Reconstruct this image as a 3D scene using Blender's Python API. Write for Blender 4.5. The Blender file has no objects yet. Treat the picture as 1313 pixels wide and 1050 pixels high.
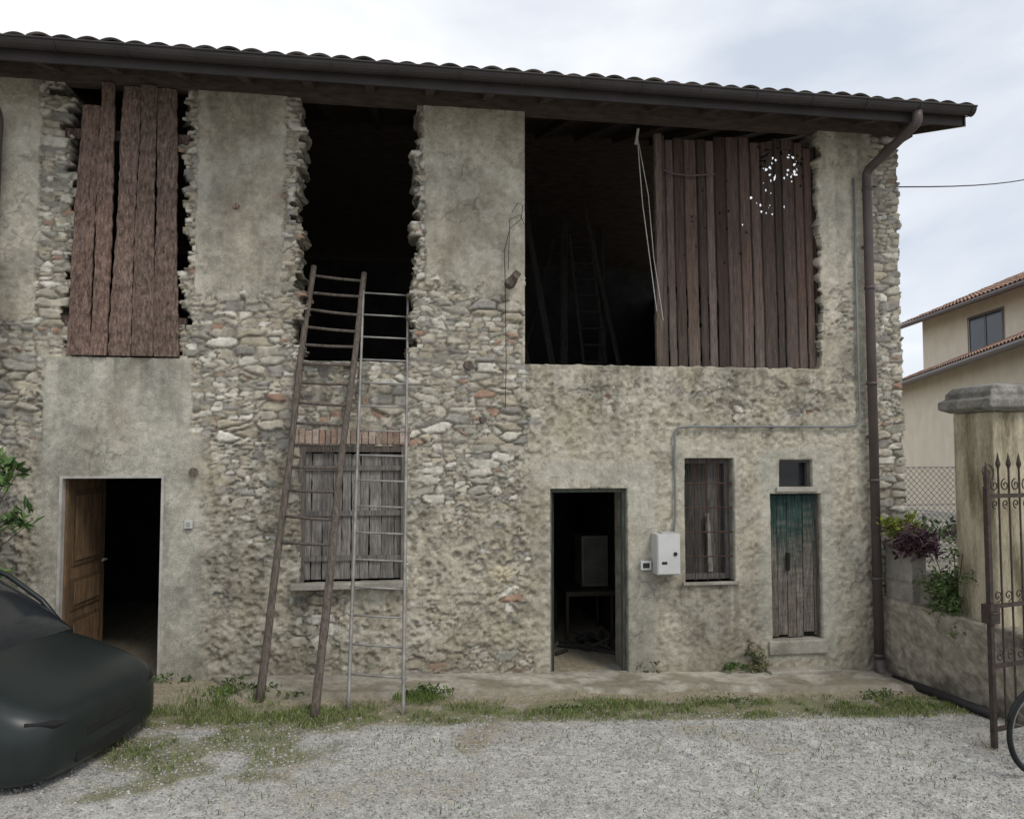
import bpy, math, random
import numpy as np
from mathutils import Vector, Matrix
random.seed(7); rng=np.random.default_rng(7)
scene=bpy.context.scene
COL=scene.collection

# ------------------------------------------------------------------ helpers
def gz(x):
    return 0.11-0.033*np.clip(x,-6,7)
def fr(a): return a-np.floor(a)
def h2(ix,iy,s=0.0):
    return fr(np.sin(ix*127.1+iy*311.7+s*74.7)*43758.5453)
def vn(x,y,s=0.0):
    ix=np.floor(x); iy=np.floor(y); fx=x-ix; fy=y-iy
    fx=fx*fx*(3-2*fx); fy=fy*fy*(3-2*fy)
    a=h2(ix,iy,s); b=h2(ix+1,iy,s); c=h2(ix,iy+1,s); d=h2(ix+1,iy+1,s)
    return (a*(1-fx)+b*fx)*(1-fy)+(c*(1-fx)+d*fx)*fy
def fbm(x,y,s=0.0,o=4):
    t=0;a=.5;n=0
    for i in range(o):
        t=t+a*vn(x,y,s+i*3.1); n+=a; a*=.5; x=x*2.03+5.1; y=y*2.03+1.7
    return t/n
def sst(a,b,x):
    t=np.clip((x-a)/(b-a),0,1); return t*t*(3-2*t)
def worley(x,z,sx,sz,s):
    X=x/sx; Z=z/sz; ix=np.floor(X); iz=np.floor(Z)
    f1=np.full(X.shape,9.);f2=np.full(X.shape,9.);idd=np.zeros(X.shape);ox=np.zeros(X.shape);oz=np.zeros(X.shape)
    for dx in (-1,0,1):
        for dz in (-1,0,1):
            cx=ix+dx; cz=iz+dz
            px=cx+.1+.8*h2(cx,cz,s); pz=cz+.15+.7*h2(cx,cz,s+1.3)
            ddx=X-px; ddz=Z-pz
            d=(np.abs(ddx)**3+np.abs(ddz)**3)**(1/3)
            near=d<f1
            f2=np.where(near,f1,np.minimum(f2,d))
            idd=np.where(near,h2(cx,cz,s+2.7),idd)
            ox=np.where(near,ddx,ox); oz=np.where(near,ddz,oz)
            f1=np.where(near,d,f1)
    return f1,f2,idd,ox,oz

class G:
    def __init__(s): s.v=[];s.f=[];s.c=[];s.m=[]
    def add(s,vs,fs,col=(1,1,1),mi=0):
        o=len(s.v); s.v.extend([tuple(v) for v in vs]); s.c.extend([col]*len(vs))
        for f in fs: s.f.append(tuple(i+o for i in f)); s.m.append(mi)
    def box(s,x0,x1,y0,y1,z0,z1,col=(1,1,1),mi=0,M=None):
        vs=[Vector((x,y,z)) for x in (x0,x1) for y in (y0,y1) for z in (z0,z1)]
        if M is not None: vs=[M@v for v in vs]
        s.add(vs,[(0,1,3,2),(4,6,7,5),(0,4,5,1),(2,3,7,6),(0,2,6,4),(1,5,7,3)],col,mi)
    def tube(s,pts,r,n=8,col=(1,1,1),mi=0,caps=True,sy=1.0):
        pts=[Vector(p) for p in pts]; k=len(pts); vs=[];prev=None
        for i,p in enumerate(pts):
            t=(pts[min(i+1,k-1)]-pts[max(i-1,0)]).normalized()
            if prev is None:
                a=t.cross(Vector((0,0,1)));
                if a.length<.1: a=t.cross(Vector((0,1,0)))
            else: a=prev-t*prev.dot(t)
            a.normalize(); b=t.cross(a); prev=a
            rr=r[i] if isinstance(r,(list,tuple)) else r
            for j in range(n):
                an=2*math.pi*j/n; vs.append(p+a*math.cos(an)*rr+b*math.sin(an)*rr*sy)
        fs=[(i*n+j,i*n+(j+1)%n,(i+1)*n+(j+1)%n,(i+1)*n+j) for i in range(k-1) for j in range(n)]
        if caps: fs+= [tuple(range(n))[::-1],tuple((k-1)*n+j for j in range(n))]
        s.add(vs,fs,col,mi)
    def rings(s,R,col=(1,1,1),mi=0,closed=True,caps=True):
        n=len(R[0]);k=len(R);vs=[p for r in R for p in r]
        m=n if closed else n-1
        fs=[(i*n+j,i*n+(j+1)%n,(i+1)*n+(j+1)%n,(i+1)*n+j) for i in range(k-1) for j in range(m)]
        if caps: fs+=[tuple(range(n))[::-1],tuple((k-1)*n+j for j in range(n))]
        if isinstance(col,list):
            s.add(vs,fs,(1,1,1),mi); s.c[-n*k:]=[c for c in col for _ in range(n)]
        else: s.add(vs,fs,col,mi)
    def obj(s,name,mats,parent=None,smooth=False,bevel=0):
        me=bpy.data.meshes.new(name); me.from_pydata(s.v,[],s.f); me.update()
        if not isinstance(mats,(list,tuple)): mats=[mats]
        for m in mats: me.materials.append(m)
        me.polygons.foreach_set("material_index",s.m)
        a=me.color_attributes.new("Col",'FLOAT_COLOR','POINT')
        c=np.ones((len(s.v),4)); c[:,:3]=np.array(s.c); a.data.foreach_set("color",c.ravel())
        if smooth: me.polygons.foreach_set("use_smooth",[True]*len(s.f))
        o=bpy.data.objects.new(name,me); COL.objects.link(o)
        if parent: o.parent=parent
        if bevel:
            b=o.modifiers.new("b",'BEVEL'); b.width=bevel; b.segments=2; b.limit_method='ANGLE'
        return o
def empty(name,loc=(0,0,0)):
    e=bpy.data.objects.new(name,None); e.location=loc; COL.objects.link(e); return e
def npmesh(name,V,F,C,mats,parent=None,smooth=True,mi=None):
    me=bpy.data.meshes.new(name)
    nv=len(V); nf=len(F); k=F.shape[1]
    me.vertices.add(nv); me.vertices.foreach_set("co",V.astype(np.float32).ravel())
    me.loops.add(nf*k); me.loops.foreach_set("vertex_index",F.astype(np.int32).ravel())
    me.polygons.add(nf); me.polygons.foreach_set("loop_start",(np.arange(nf)*k).astype(np.int32))
    me.polygons.foreach_set("loop_total",np.full(nf,k,dtype=np.int32))
    me.polygons.foreach_set("use_smooth",np.full(nf,smooth))
    if not isinstance(mats,(list,tuple)): mats=[mats]
    for m in mats: me.materials.append(m)
    if mi is not None: me.polygons.foreach_set("material_index",mi.astype(np.int32))
    a=me.color_attributes.new("Col",'FLOAT_COLOR','POINT')
    c=np.ones((nv,4)); c[:,:3]=C; a.data.foreach_set("color",c.astype(np.float32).ravel())
    me.update(calc_edges=True); me.validate()
    o=bpy.data.objects.new(name,me); COL.objects.link(o)
    if parent: o.parent=parent
    return o

def mat(name,c1,c2=None,scale=8,rough=.9,bump=.3,bdist=.01,stretch=(1,1,1),detail=6,metal=0,spec=.3,lo=.35,hi=.65,fine=0,bscale=None):
    m=bpy.data.materials.new(name); m.use_nodes=True; nt=m.node_tree; N=nt.nodes; L=nt.links
    b=N["Principled BSDF"]; b.inputs["Roughness"].default_value=rough; b.inputs["Metallic"].default_value=metal
    b.inputs["Specular IOR Level"].default_value=spec
    if c2 is None: c2=tuple(x*.75 for x in c1)
    tc=N.new("ShaderNodeTexCoord"); mp=N.new("ShaderNodeMapping"); mp.inputs["Scale"].default_value=stretch
    L.new(tc.outputs["Object"],mp.inputs[0])
    n=N.new("ShaderNodeTexNoise"); n.inputs["Scale"].default_value=scale; n.inputs["Detail"].default_value=min(detail,5); n.inputs["Roughness"].default_value=.65
    L.new(mp.outputs[0],n.inputs["Vector"])
    r=N.new("ShaderNodeValToRGB"); r.color_ramp.elements[0].position=lo; r.color_ramp.elements[1].position=hi
    r.color_ramp.elements[0].color=(*c2,1); r.color_ramp.elements[1].color=(*c1,1)
    L.new(n.outputs["Fac"],r.inputs[0])
    at=N.new("ShaderNodeAttribute"); at.attribute_name="Col"
    mx=N.new("ShaderNodeMix"); mx.data_type='RGBA'; mx.blend_type='MULTIPLY'; mx.inputs[0].default_value=1
    L.new(r.outputs[0],mx.inputs[6]); L.new(at.outputs["Color"],mx.inputs[7])
    out=mx.outputs[2]
    if fine>0 or bump>0:
        n2=N.new("ShaderNodeTexNoise"); n2.inputs["Scale"].default_value=bscale or scale*5; n2.inputs["Detail"].default_value=3; n2.inputs["Roughness"].default_value=.7
        L.new(mp.outputs[0],n2.inputs["Vector"])
    if fine>0:
        r2=N.new("ShaderNodeMapRange"); r2.inputs[1].default_value=.3;r2.inputs[2].default_value=.7;r2.inputs[3].default_value=1-fine;r2.inputs[4].default_value=1+fine
        L.new(n2.outputs["Fac"],r2.inputs[0])
        vm=N.new("ShaderNodeVectorMath"); vm.operation='SCALE'
        L.new(out,vm.inputs[0]); L.new(r2.outputs[0],vm.inputs["Scale"]); out=vm.outputs[0]
    L.new(out,b.inputs["Base Color"])
    if bump>0:
        bp=N.new("ShaderNodeBump"); bp.inputs["Strength"].default_value=bump; bp.inputs["Distance"].default_value=bdist
        L.new(n2.outputs["Fac"],bp.inputs["Height"]); L.new(bp.outputs[0],b.inputs["Normal"])
    return m

M_wall=mat("masonry",(1.1,1.1,1.1),(.86,.86,.86),scale=14,bump=.8,bdist=.012,fine=.22,bscale=90,rough=.95,spec=.1)
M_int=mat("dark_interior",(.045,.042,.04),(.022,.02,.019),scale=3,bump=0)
M_planks=mat("old_planks",(1.1,1.1,1.1),(.6,.6,.6),scale=9,stretch=(6,6,.5),bump=.6,fine=.3,bscale=30)
M_bark=mat("bark_boards",(.30,.215,.175),(.10,.068,.056),scale=14,stretch=(3,3,.8),bump=1,bdist=.02,fine=.45,bscale=40)
M_grey=mat("weathered_wood",(.30,.275,.25),(.12,.11,.1),scale=9,stretch=(7,7,.5),bump=.6,fine=.3,bscale=30)
M_beam=mat("roof_timber",(.12,.09,.07),(.055,.042,.034),scale=5,stretch=(1,4,4),bump=.5)
M_gut=mat("brown_gutter_metal",(.05,.042,.042),(.036,.03,.03),scale=3,rough=.55,bump=.05,spec=.3)
M_pipe=mat("brown_downpipe_metal",(.10,.078,.074),(.075,.058,.054),scale=4,rough=.5,bump=.05,spec=.4)
M_tile=mat("roof_tile",(.27,.235,.205),(.14,.125,.11),scale=4,bump=.4,fine=.3)
M_lad=mat("ladder_wood",(.17,.14,.115),(.07,.058,.048),scale=6,stretch=(8,8,1),bump=.6,fine=.3)
M_alu=mat("ladder_metal",(.36,.345,.32),(.2,.19,.175),scale=8,rough=.6,metal=.2,bump=.1)
M_door=mat("brown_door_wood",(.20,.125,.068),(.09,.058,.034),scale=3,stretch=(5,5,1),bump=.15,rough=.7,fine=.25)
M_frame=mat("pale_frame",(.5,.48,.44),(.35,.33,.3),scale=8,bump=.1,rough=.6)
M_green=mat("peeling_green_paint",(.24,.21,.175),(.08,.07,.06),scale=7,stretch=(8,8,.6),bump=.8,fine=.4,bscale=25)
M_box=mat("meter_box_plastic",(.56,.56,.54),(.48,.48,.46),scale=3,rough=.45,bump=.02)
M_dark=mat("dark_metal",(.03,.028,.027),(.02,.019,.018),scale=6,rough=.6,bump=.2)
M_iron=mat("wrought_iron",(.07,.05,.04),(.03,.024,.02),scale=20,rough=.6,bump=.4)
M_rust=mat("rusty_iron",(.1,.05,.03),(.04,.025,.02),scale=20,rough=.8,bump=.4)
M_cond=mat("grey_conduit",(.22,.23,.23),(.17,.18,.18),scale=5,rough=.5,bump=.05)
M_wire=mat("galvanised_wire",(.15,.15,.145),(.10,.10,.095),scale=5,rough=.6,bump=0)
M_leaf=mat("leaves",(1,1,1),(.75,.75,.75),scale=10,rough=.55,bump=0)
M_conc=mat("old_concrete",(.42,.39,.335),(.2,.185,.15),scale=2.5,bump=.6,fine=.22,bscale=60)
M_post=mat("stained_concrete_pillar",(.52,.46,.33),(.17,.14,.085),scale=2.2,stretch=(2.4,2.4,.5),bump=.6,fine=.25,bscale=40,lo=.35,hi=.6)
M_cap=mat("dark_concrete_cap",(.3,.28,.25),(.12,.115,.1),scale=6,bump=.6,fine=.25)
M_cream=mat("cream_render",(.72,.65,.53),(.63,.57,.46),scale=1.5,bump=.1)
M_glass=mat("dark_glass",(.03,.035,.04),(.02,.022,.025),scale=2,rough=.12,bump=0,spec=.6)
M_brick=mat("faded_brick",(.36,.25,.19),(.22,.155,.12),scale=14,bump=.5,fine=.3)
M_paint=mat("black_car_paint",(.018,.024,.023),(.013,.017,.017),scale=2,rough=.36,bump=0,spec=.4)
M_rub=mat("rubber",(.02,.02,.02),(.012,.012,.012),scale=8,rough=.85,bump=.2)
M_white=mat("old_enamel",(.2,.19,.17),(.12,.115,.1),scale=3,rough=.5,bump=.05)
M_rtile=mat("terracotta_tile",(.38,.24,.18),(.24,.165,.13),scale=2,bump=.2,fine=.2)

# ------------------------------------------------------------------ facade
barn=empty("stone_barn")
X0,X1,Z0,Z1=-6.0,5.93,-.45,6.32
st=.0142
gx=np.linspace(X0,X1,int((X1-X0)/st)+1); gzz=np.linspace(Z0,Z1,int((Z1-Z0)/st)+1)
OPEN=[(-3.22,-2.13,3.39,6.5,.15,.10),(-1.0,.20,3.39,6.5,.10,.11),(1.39,4.85,3.385,6.5,.006,.03),
      (-3.215,-2.29,-1,2.19,0,0),(-.94,.12,1.115,2.5,.015,.015),(1.665,2.525,-1,2.045,0.004,.004),
      (3.175,3.755,1.015,2.37,.006,.006),(4.29,4.70,2.045,2.35,0,0),(4.18,4.79,.19,1.97,.006,.006)]
for o in OPEN:
    for xx in o[:2]:
        gx[np.argmin(np.abs(gx-xx))]=xx
    for zz in o[2:4]:
        if Z0<zz<Z1: gzz[np.argmin(np.abs(gzz-zz))]=zz
nx,nz=len(gx),len(gzz)
GX,GZ=np.meshgrid(gx,gzz)
def jag(z,s):
    zz=z+.03*vn(z*9,z*0,s+5)
    r=np.floor(zz/.085); r2=np.floor(zz/.19+.3)
    return (h2(r,r*0,s)-.5)*1.0+(h2(r2,r2*0,s+9)-.5)*1.0+ (vn(z*30,z*0,s+2)-.5)*.35
cx=(gx[:-1]+gx[1:])/2; cz=(gzz[:-1]+gzz[1:])/2
CX,CZ=np.meshgrid(cx,cz)
keep=np.ones(CX.shape,bool)
for i,(a,b,c,d,jl,jr) in enumerate(OPEN):
    L_=a+jl*jag(CZ,i*2+1.); R_=b+jr*jag(CZ,i*2+2.)
    wob=.012*(vn(CX*14,CX*0,i+3.)-.5)*(1 if jl>0 else 0)
    if i==0: L_=L_-.1*sst(4.6,6.1,CZ)
    if i==1: R_=R_+.06*sst(4.6,6.1,CZ)
    keep&=~((CX>L_)&(CX<R_)&(CZ>c+wob)&(CZ<d-wob))
keep&=~(CX>5.86+.03*jag(CZ,77.))
keep&=~(CZ>6.20+.06*(vn(CX*5,CX*0,4.)-.5))

# ---- masks
wx=GX+.06*(fbm(GX*6,GZ*6,1.)-.5); wz=GZ+.045*(fbm(GX*6,GZ*6,2.)-.5)+.02*np.sin(GX*1.7)
f1,f2,ida,oxa,oza=worley(wx,wz,.27,.095,11.)
g1,g2,idb,oxb,ozb=worley(wx,wz,.13,.05,23.)
sel=(fbm(GX*3.2,GZ*4.5,5.)>.50)
F=np.where(sel,g2-g1,f2-f1); ID=np.where(sel,idb,ida); OX=np.where(sel,oxb,oxa); OZ=np.where(sel,ozb,oza)
edge=np.where(sel,.55,1.)*sst(.05,.24,F)
def bx(x0,x1,z0,z1,s=.12):
    return sst(x0-s,x0+s,GX)*(1-sst(x1-s,x1+s,GX))*sst(z0-s,z0+s,GZ)*(1-sst(z1-s,z1+s,GZ))
S=np.zeros(GX.shape)
def mx_(a,w=1.): 
    global S
    S=np.maximum(S,a*w)
mx_(bx(-2.12,-.95,2.6,4.1,.3),.88)
mx_(bx(.1,1.42,2.3,4.15,.3),.88)
mx_(bx(-1.1,.3,2.75,3.45,.1),.8)
mx_(bx(-2.0,1.3,1.8,2.9,.35),.58)
mx_(bx(-2.0,1.55,.25,1.9,.4),.30)
mx_(bx(-6.,-3.35,2.5,3.7,.2),.86)
mx_(bx(-6.,-3.6,.5,2.6,.3),.4)
mx_(bx(-3.52,-3.2,3.4,6.3,.06),.95)
mx_(bx(-2.28,-2.02,3.4,6.2,.04),.8)
mx_(bx(-1.16,-.9,3.4,6.3,.04),.85)
mx_(bx(.1,.31,3.4,6.2,.04),.85)
mx_(bx(5.5,6.,-.5,6.3,.06),.86)
mx_(bx(4.8,5.3,3.2,4.4,.14),.5)
mx_(bx(1.2,5.3,2.8,3.4,.15),.26)
mx_(bx(.1,1.6,-.1,.45,.15),.6)
mx_(bx(2.6,5.3,.0,.4,.15),.2)
plainL=np.maximum(bx(-3.42,-2.03,2.1,3.38,.015),bx(-3.45,-1.88,-.5,2.6,.09))
plain=np.maximum(plainL,bx(2.53,2.84,-.5,2.3,.02)); plain=np.maximum(plain,bx(1.45,2.84,2.05,2.38,.1)*.8)
plain=np.maximum(plain,bx(4.02,4.98,.1,2.48,.05)*.8); plain=np.maximum(plain,bx(3.08,3.86,.93,2.46,.03)*.6)
plain=np.maximum(plain,bx(1.38,1.6,3.4,6.3,.03)*.6)
plain=np.maximum(plain,bx(1.5,5.42,-.5,2.62,.2)*.35)
n1=fbm(GX*2.6,GZ*2.6,31.,5); n2=fbm(GX*9,GZ*9,33.,4); n3=fbm(GX*26,GZ*26,35.,3); n5=fbm(GX*50,GZ*50,39.,2)
field=S*1.15+(n1-.5)*1.0+(n2-.5)*.75-.20*(edge<.2)+.12*(ID-.5)
field=field-plain*1.2
stone=sst(.46,.54,field)
right=sst(1.3,1.6,GX)*(1-sst(3.3,3.5,GZ))
rough=np.clip(1-plain,0,1)*np.maximum(bx(-6,6,-.5,3.4,.3),.22)
pit=sst(.50,.68,fbm(GX*19,GZ*19,41.,3))
hs=edge*(.010+.034*ID)+ (OX*(h2(ID*91,ID*13,1.)-.5)+OZ*(h2(ID*37,ID*71,2.)-.5))*.03*edge +.010*(n3-.5)+.012*(n2-.5)
hp=.040+.03*(n1-.5)+rough*((.034-.018*right)*(n2-.5)+.024*(n3-.5)+.012*(n5-.5)-(.018-.006*right)*pit+.010*(1-right)*(edge-.4)*(ID+.3))+.007*(n3-.5)
H=hs*stone+hp*(1-stone)
Y=-H
# ---- colours
pal=np.array([(.43,.395,.32),(.49,.455,.375),(.33,.31,.26),(.58,.55,.465),(.385,.36,.305),(.45,.40,.305),(.27,.255,.225),(.63,.60,.525),(.41,.365,.28),(.34,.325,.29),(.48,.44,.355)])
pi=np.minimum((h2(np.round(ID*9973),ID*0,3.)*len(pal)).astype(int),len(pal)-1)
cs=pal[pi]
redm=(h2(np.round(ID*7919),ID*0,8.)>.965)[...,None]
cs=np.where(redm,np.array((.37,.245,.18)),cs)
cs=cs*(.72+.56*n2)[...,None]*(.78+.44*n3)[...,None]
mort=np.array((.36,.325,.26))*(.6+.7*n2)[...,None]
e_=sst(.1,.5,edge)[...,None]
cs=cs*e_+mort*(1-e_)
crev=(1-sst(.0,.15,F))*sst(.4,.55,n2+.2*(n1-.5)); cs=cs*(1-.6*crev)[...,None]
pb=np.array((.535,.495,.405)); pg=np.array((.485,.46,.385)); pw=np.array((.495,.455,.36))
up=sst(3.5,4.2,GZ)[...,None]
cp=pb*up+pw*(1-up)
pl3=sst(.3,.9,plain)[...,None]
cp=cp*(1-pl3)+pg*pl3
st_=fbm(GX*9,GZ*.6,51.,4)
big=fbm(GX*1.3,GZ*.9,63.,4)
sp=h2(np.floor(GX/.014),np.floor(GZ/.014),19.)
dk=sst(.48,.72,n1)*.35+sst(.5,.68,st_)*.22+sst(.5,.75,fbm(GX*5,GZ*5,61.,4))*.3+sst(.5,.68,big)*.3
cp=cp*(1-.42*np.clip(dk,0,1.1))[...,None]*(.78+.46*n3)[...,None]*(1-.36*pit*rough)[...,None]*(.93+.14*sp)[...,None]
brown=sst(.5,.7,fbm(GX*2.1,GZ*1.4,65.,4))*.28
cp=cp*(1-brown)[...,None]+np.array((.34,.285,.19))*brown[...,None]
lt=sst(.55,.66,fbm(GX*4,GZ*4,71.,5))*.5*(1-plain*.7)
cp=cp*(1-lt)[...,None]+np.array((.60,.565,.475))*lt[...,None]
# chipped paler edges and fine cracks in the render
crk=(1-sst(.0,.012,np.abs(fbm(GX*2.2,GZ*2.2,171.,5)-.5)))*sst(.5,.6,fbm(GX*1.7,GZ*1.7,173.,3))
cp=cp*(1-.4*crk)[...,None]
sh=(rough*(1-stone)*(1-right*.7)*sst(.35,.55,edge)*(h2(np.round(ID*3571),ID*0,6.)>.72)*sst(.42,.55,n2))*.7
cp=cp*(1-sh)[...,None]+cs*sh[...,None]
CC=cs*stone[...,None]+cp*(1-stone)[...,None]
brk=sst(.40,.47,field)*(1-sst(.47,.56,field)); CC=CC*(1-.28*brk)[...,None]
CC=CC*(1-.18*sst(.5,.7,big))[...,None]
def drip(x0,x1,ztop,L_,w):
    m=bx(x0,x1,ztop-L_,ztop,.03)*(1-np.clip((ztop-GZ)/L_,0,1))*sst(.42,.62,fbm(GX*14,GZ*.8,151.+x0,3)); return m*w
dr=drip(-1.0,.2,3.38,.9,.35)+drip(1.4,4.85,3.37,.5,.25)+drip(-3.3,-2.1,3.37,.8,.22)+drip(3.1,3.8,.98,.8,.35)+drip(-1.,.15,1.05,.8,.35)+drip(-1.9,-1.2,6.2,1.0,.16)+drip(.3,1.4,6.2,1.0,.16)+drip(4.85,5.4,6.2,2.0,.2)
CC=CC*(1-np.clip(dr,0,.7))[...,None]
ft=(1-sst(.0,.6,GZ-gz(GX)+.25*(n1-.5)))*.35
CC=CC*(1-ft)[...,None]+np.array((.22,.205,.155))*ft[...,None]
pp=(1-sst(.12,.17,np.sqrt((GX-1.15)**2+((GZ-1.15)*1.8)**2)+.06*(n2-.5))); CC=CC*(1-pp)[...,None]+np.array((.60,.53,.38))*(.8+.4*n3)[...,None]*pp[...,None]
V=np.stack([GX,Y,GZ],-1).reshape(-1,3); C=CC.reshape(-1,3)
idx=np.arange(nz*nx).reshape(nz,nx)
a=idx[:-1,:-1][keep];b=idx[:-1,1:][keep];c=idx[1:,1:][keep];d=idx[1:,:-1][keep]
FF=np.stack([a,b,c,d],-1)
edges=[]
k2=np.pad(keep,1,constant_values=False)
inner=k2[1:-1,:-2]&k2[1:-1,2:]&k2[:-2,1:-1]&k2[2:,1:-1]
for (jz,jx) in zip(*np.where(keep&~inner)):
    if not k2[jz+1,jx]: edges.append((idx[jz+1,jx],idx[jz,jx]))
    if not k2[jz+1,jx+2]: edges.append((idx[jz,jx+1],idx[jz+1,jx+1]))
    if not k2[jz,jx+1]: edges.append((idx[jz,jx],idx[jz,jx+1]))
    if not k2[jz+2,jx+1]: edges.append((idx[jz+1,jx+1],idx[jz+1,jx]))
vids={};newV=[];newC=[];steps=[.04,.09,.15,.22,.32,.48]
nb=len(V)
def straight(x,z):
    return (z<2.6) or (1.2<x<1.6) or z>6.15
for e in edges:
    for v in e:
        if v not in vids:
            vids[v]=nb+len(newV)
            x,y,z=V[v]; s_=0 if straight(x,z) else 1
            for k,dy in enumerate(steps):
                o_=(vn(np.array(z*11.),np.array(dy*14.+x),9.)-.5)*.10*s_
                zo=(vn(np.array(x*11.),np.array(dy*14.+z),19.)-.5)*.05*s_
                newV.append((x+o_,y+(dy+.03),z+zo))
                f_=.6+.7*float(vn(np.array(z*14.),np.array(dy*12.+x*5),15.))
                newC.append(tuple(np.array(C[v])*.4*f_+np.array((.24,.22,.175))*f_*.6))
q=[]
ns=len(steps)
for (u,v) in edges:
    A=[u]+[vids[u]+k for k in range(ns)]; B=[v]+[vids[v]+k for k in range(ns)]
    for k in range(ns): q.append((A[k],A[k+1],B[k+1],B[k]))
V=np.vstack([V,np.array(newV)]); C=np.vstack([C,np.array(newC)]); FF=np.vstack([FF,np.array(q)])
used=np.zeros(len(V),bool); used[FF.ravel()]=True
rm=np.cumsum(used)-1; V=V[used];C=C[used];FF=rm[FF]
npmesh("facade_wall",V,FF,C,M_wall,barn)

# ------------------------------------------------------------------ barn shell
RZ=6.03
def zr(y): return RZ+.3*(y+.8) if y<3.6 else RZ+.3*4.4-.3*(y-3.6)
g=G()
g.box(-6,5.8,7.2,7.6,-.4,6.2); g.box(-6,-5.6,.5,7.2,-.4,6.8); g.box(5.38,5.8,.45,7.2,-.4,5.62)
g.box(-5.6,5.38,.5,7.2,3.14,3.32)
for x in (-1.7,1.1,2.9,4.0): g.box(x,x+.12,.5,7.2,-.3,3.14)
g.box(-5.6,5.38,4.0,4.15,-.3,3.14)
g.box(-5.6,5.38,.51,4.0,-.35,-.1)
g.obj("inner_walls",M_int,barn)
g=G()
for y in (1.0,6.2): g.box(5.5,5.62,y-.06,y+.06,5.6,zr(y)-.0)
g.box(-6,6.05,-.05,.10,6.165,6.33)
x=-5.9
while x<6.1:
    R=[]
    for y in (-.76,1.5,3.55): R.append([(x,y,zr(y)),(x+.09,y,zr(y)),(x+.09,y,zr(y)+.1),(x,y,zr(y)+.1)])
    g.rings(R); x+=.62
R=[[(-6.3,y,zr(y)+.1),(6.1,y,zr(y)+.1),(6.1,y,zr(y)+.125),(-6.3,y,zr(y)+.125)] for y in (-.8,3.6,8.0)]
g.rings(R)
R=[[(6.1,y,zr(y)-.05),(6.14,y,zr(y)-.05),(6.14,y,zr(y)+.15),(6.1,y,zr(y)+.15)] for y in (-.8,3.6,8.0)]
g.rings(R)
g.obj("roof_timbers",M_beam,barn)
def tilesheet(name,y0,y1,sgn,parent,off):
    xs=np.arange(-6.3,6.16,.0175); 
    nrow=int(abs(y1-y0)/.34); V=[];C=[]
    prof=.034*np.abs(np.sin(np.pi*xs/.205))**.9
    ti=np.floor(xs/.205)
    for r in range(nrow+1):
        for part in (0,1):
            y=y0+sgn*.34*(r+part*.98) ; lift=.02 if part==0 else .0
            jit=(h2(ti,ti*0+r,3.)-.5)*.018
            jy=(h2(ti,ti*0+r,8.)-.5)*.04
            yy=y+jy*(1-part)
            zz=np.array([zr(float(v)) for v in np.atleast_1d(yy)])+off+lift+prof+jit
            V.append(np.stack([xs,yy,zz],-1)); s=.6+.7*h2(ti,ti*0+r,5.)
            C.append(np.stack([s,s*.97,s*.93],-1))
    base=V[0].copy(); base[:,2]-=.014; base[:,1]+=.02
    V=[base]+V; C=[C[0]*.6]+C
    n=len(xs);k=len(V); I=np.arange(n*k).reshape(k,n)
    F=np.stack([I[:-1,:-1].ravel(),I[:-1,1:].ravel(),I[1:,1:].ravel(),I[1:,:-1].ravel()],-1)
    npmesh(name,np.vstack(V),F,np.vstack(C),M_tile,parent,smooth=False)
tilesheet("roof_tiles_front",-.94,3.6,1,barn,.150); tilesheet("roof_tiles_back",8.0,3.6,-1,barn,.14)
g=G(); R=[]
for x in [-6.3+i*.25 for i in range(50)]+[6.15]:
    sg=.006*math.sin(x*1.3)
    pts=[]
    for j in range(9):
        an=math.pi*(j/8); pts.append((x,-.885-.075*math.cos(an),6.135+sg-.075*math.sin(an)))
    for j in range(9):
        an=math.pi*(1-j/8); pts.append((x,-.885-.069*math.cos(an),6.135+sg-.069*math.sin(an)))
    R.append(pts)
g.rings(R)
g.tube([(-6.3,-.965,6.137),(6.15,-.965,6.137)],.010,8)
g.add([(6.15,-.885+.075*math.cos(math.pi*j/8),6.13-.075*math.sin(math.pi*j/8)) for j in range(9)],[tuple(range(9))])
for k in range(21):
    xx=-6.1+k*.61
    g.tube([(xx,-.885-.079*math.cos(math.pi*j/8),6.135-.079*math.sin(math.pi*j/8)) for j in range(9)],.006,5)
g.box(-6.3,6.12,-.80,-.775,5.99,6.15)
g.obj("gutter",M_gut,barn)
def bend(P,n=5):
    out=[Vector(P[0])]
    for i in range(1,len(P)-1):
        a=Vector(P[i-1]);b=Vector(P[i]);c=Vector(P[i+1])
        r=min(.12,(a-b).length/2.2,(c-b).length/2.2); p=b+(a-b).normalized()*r; q=b+(c-b).normalized()*r
        for k in range(n+1):
            t=k/n; out.append(p*(1-t)**2+b*2*t*(1-t)+q*t*t)
    out.append(Vector(P[-1])); return out
g=G()
g.tube(bend([(5.50,-.885,6.07),(5.50,-.885,5.95),(5.44,-.55,5.82),(5.385,-.14,5.68),(5.385,-.14,5.5),(5.40,-.14,-.03)]),.052,14)
for z in (5.45,4.3,3.2,2.1,1.0,.15): g.tube([(5.386,-.14,z),(5.386,-.14,z+.035)],.06,14)
for z in (4.8,2.6,.7): g.box(5.37,5.40,-.10,.03,z,z+.03)
g.tube(bend([(5.40,-.14,.12),(5.40,-.16,-.03),(5.44,-.3,-.06)]),.062,14)
g.obj("downpipe",M_pipe,barn,smooth=True)
g=G(); g.tube(bend([(-3.84,-.885,6.07),(-3.84,-.8,5.95),(-3.87,-.12,5.75),(-3.88,-.12,5.5),(-3.9,-.12,.2)]),.05,12)
g.obj("downpipe_far_end",M_pipe,barn,smooth=True)
g=G(); g.tube(bend([(5.46,-.3,-.05),(5.52,-.9,-.03),(5.6,-1.6,-.03)]),.045,10); 
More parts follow.
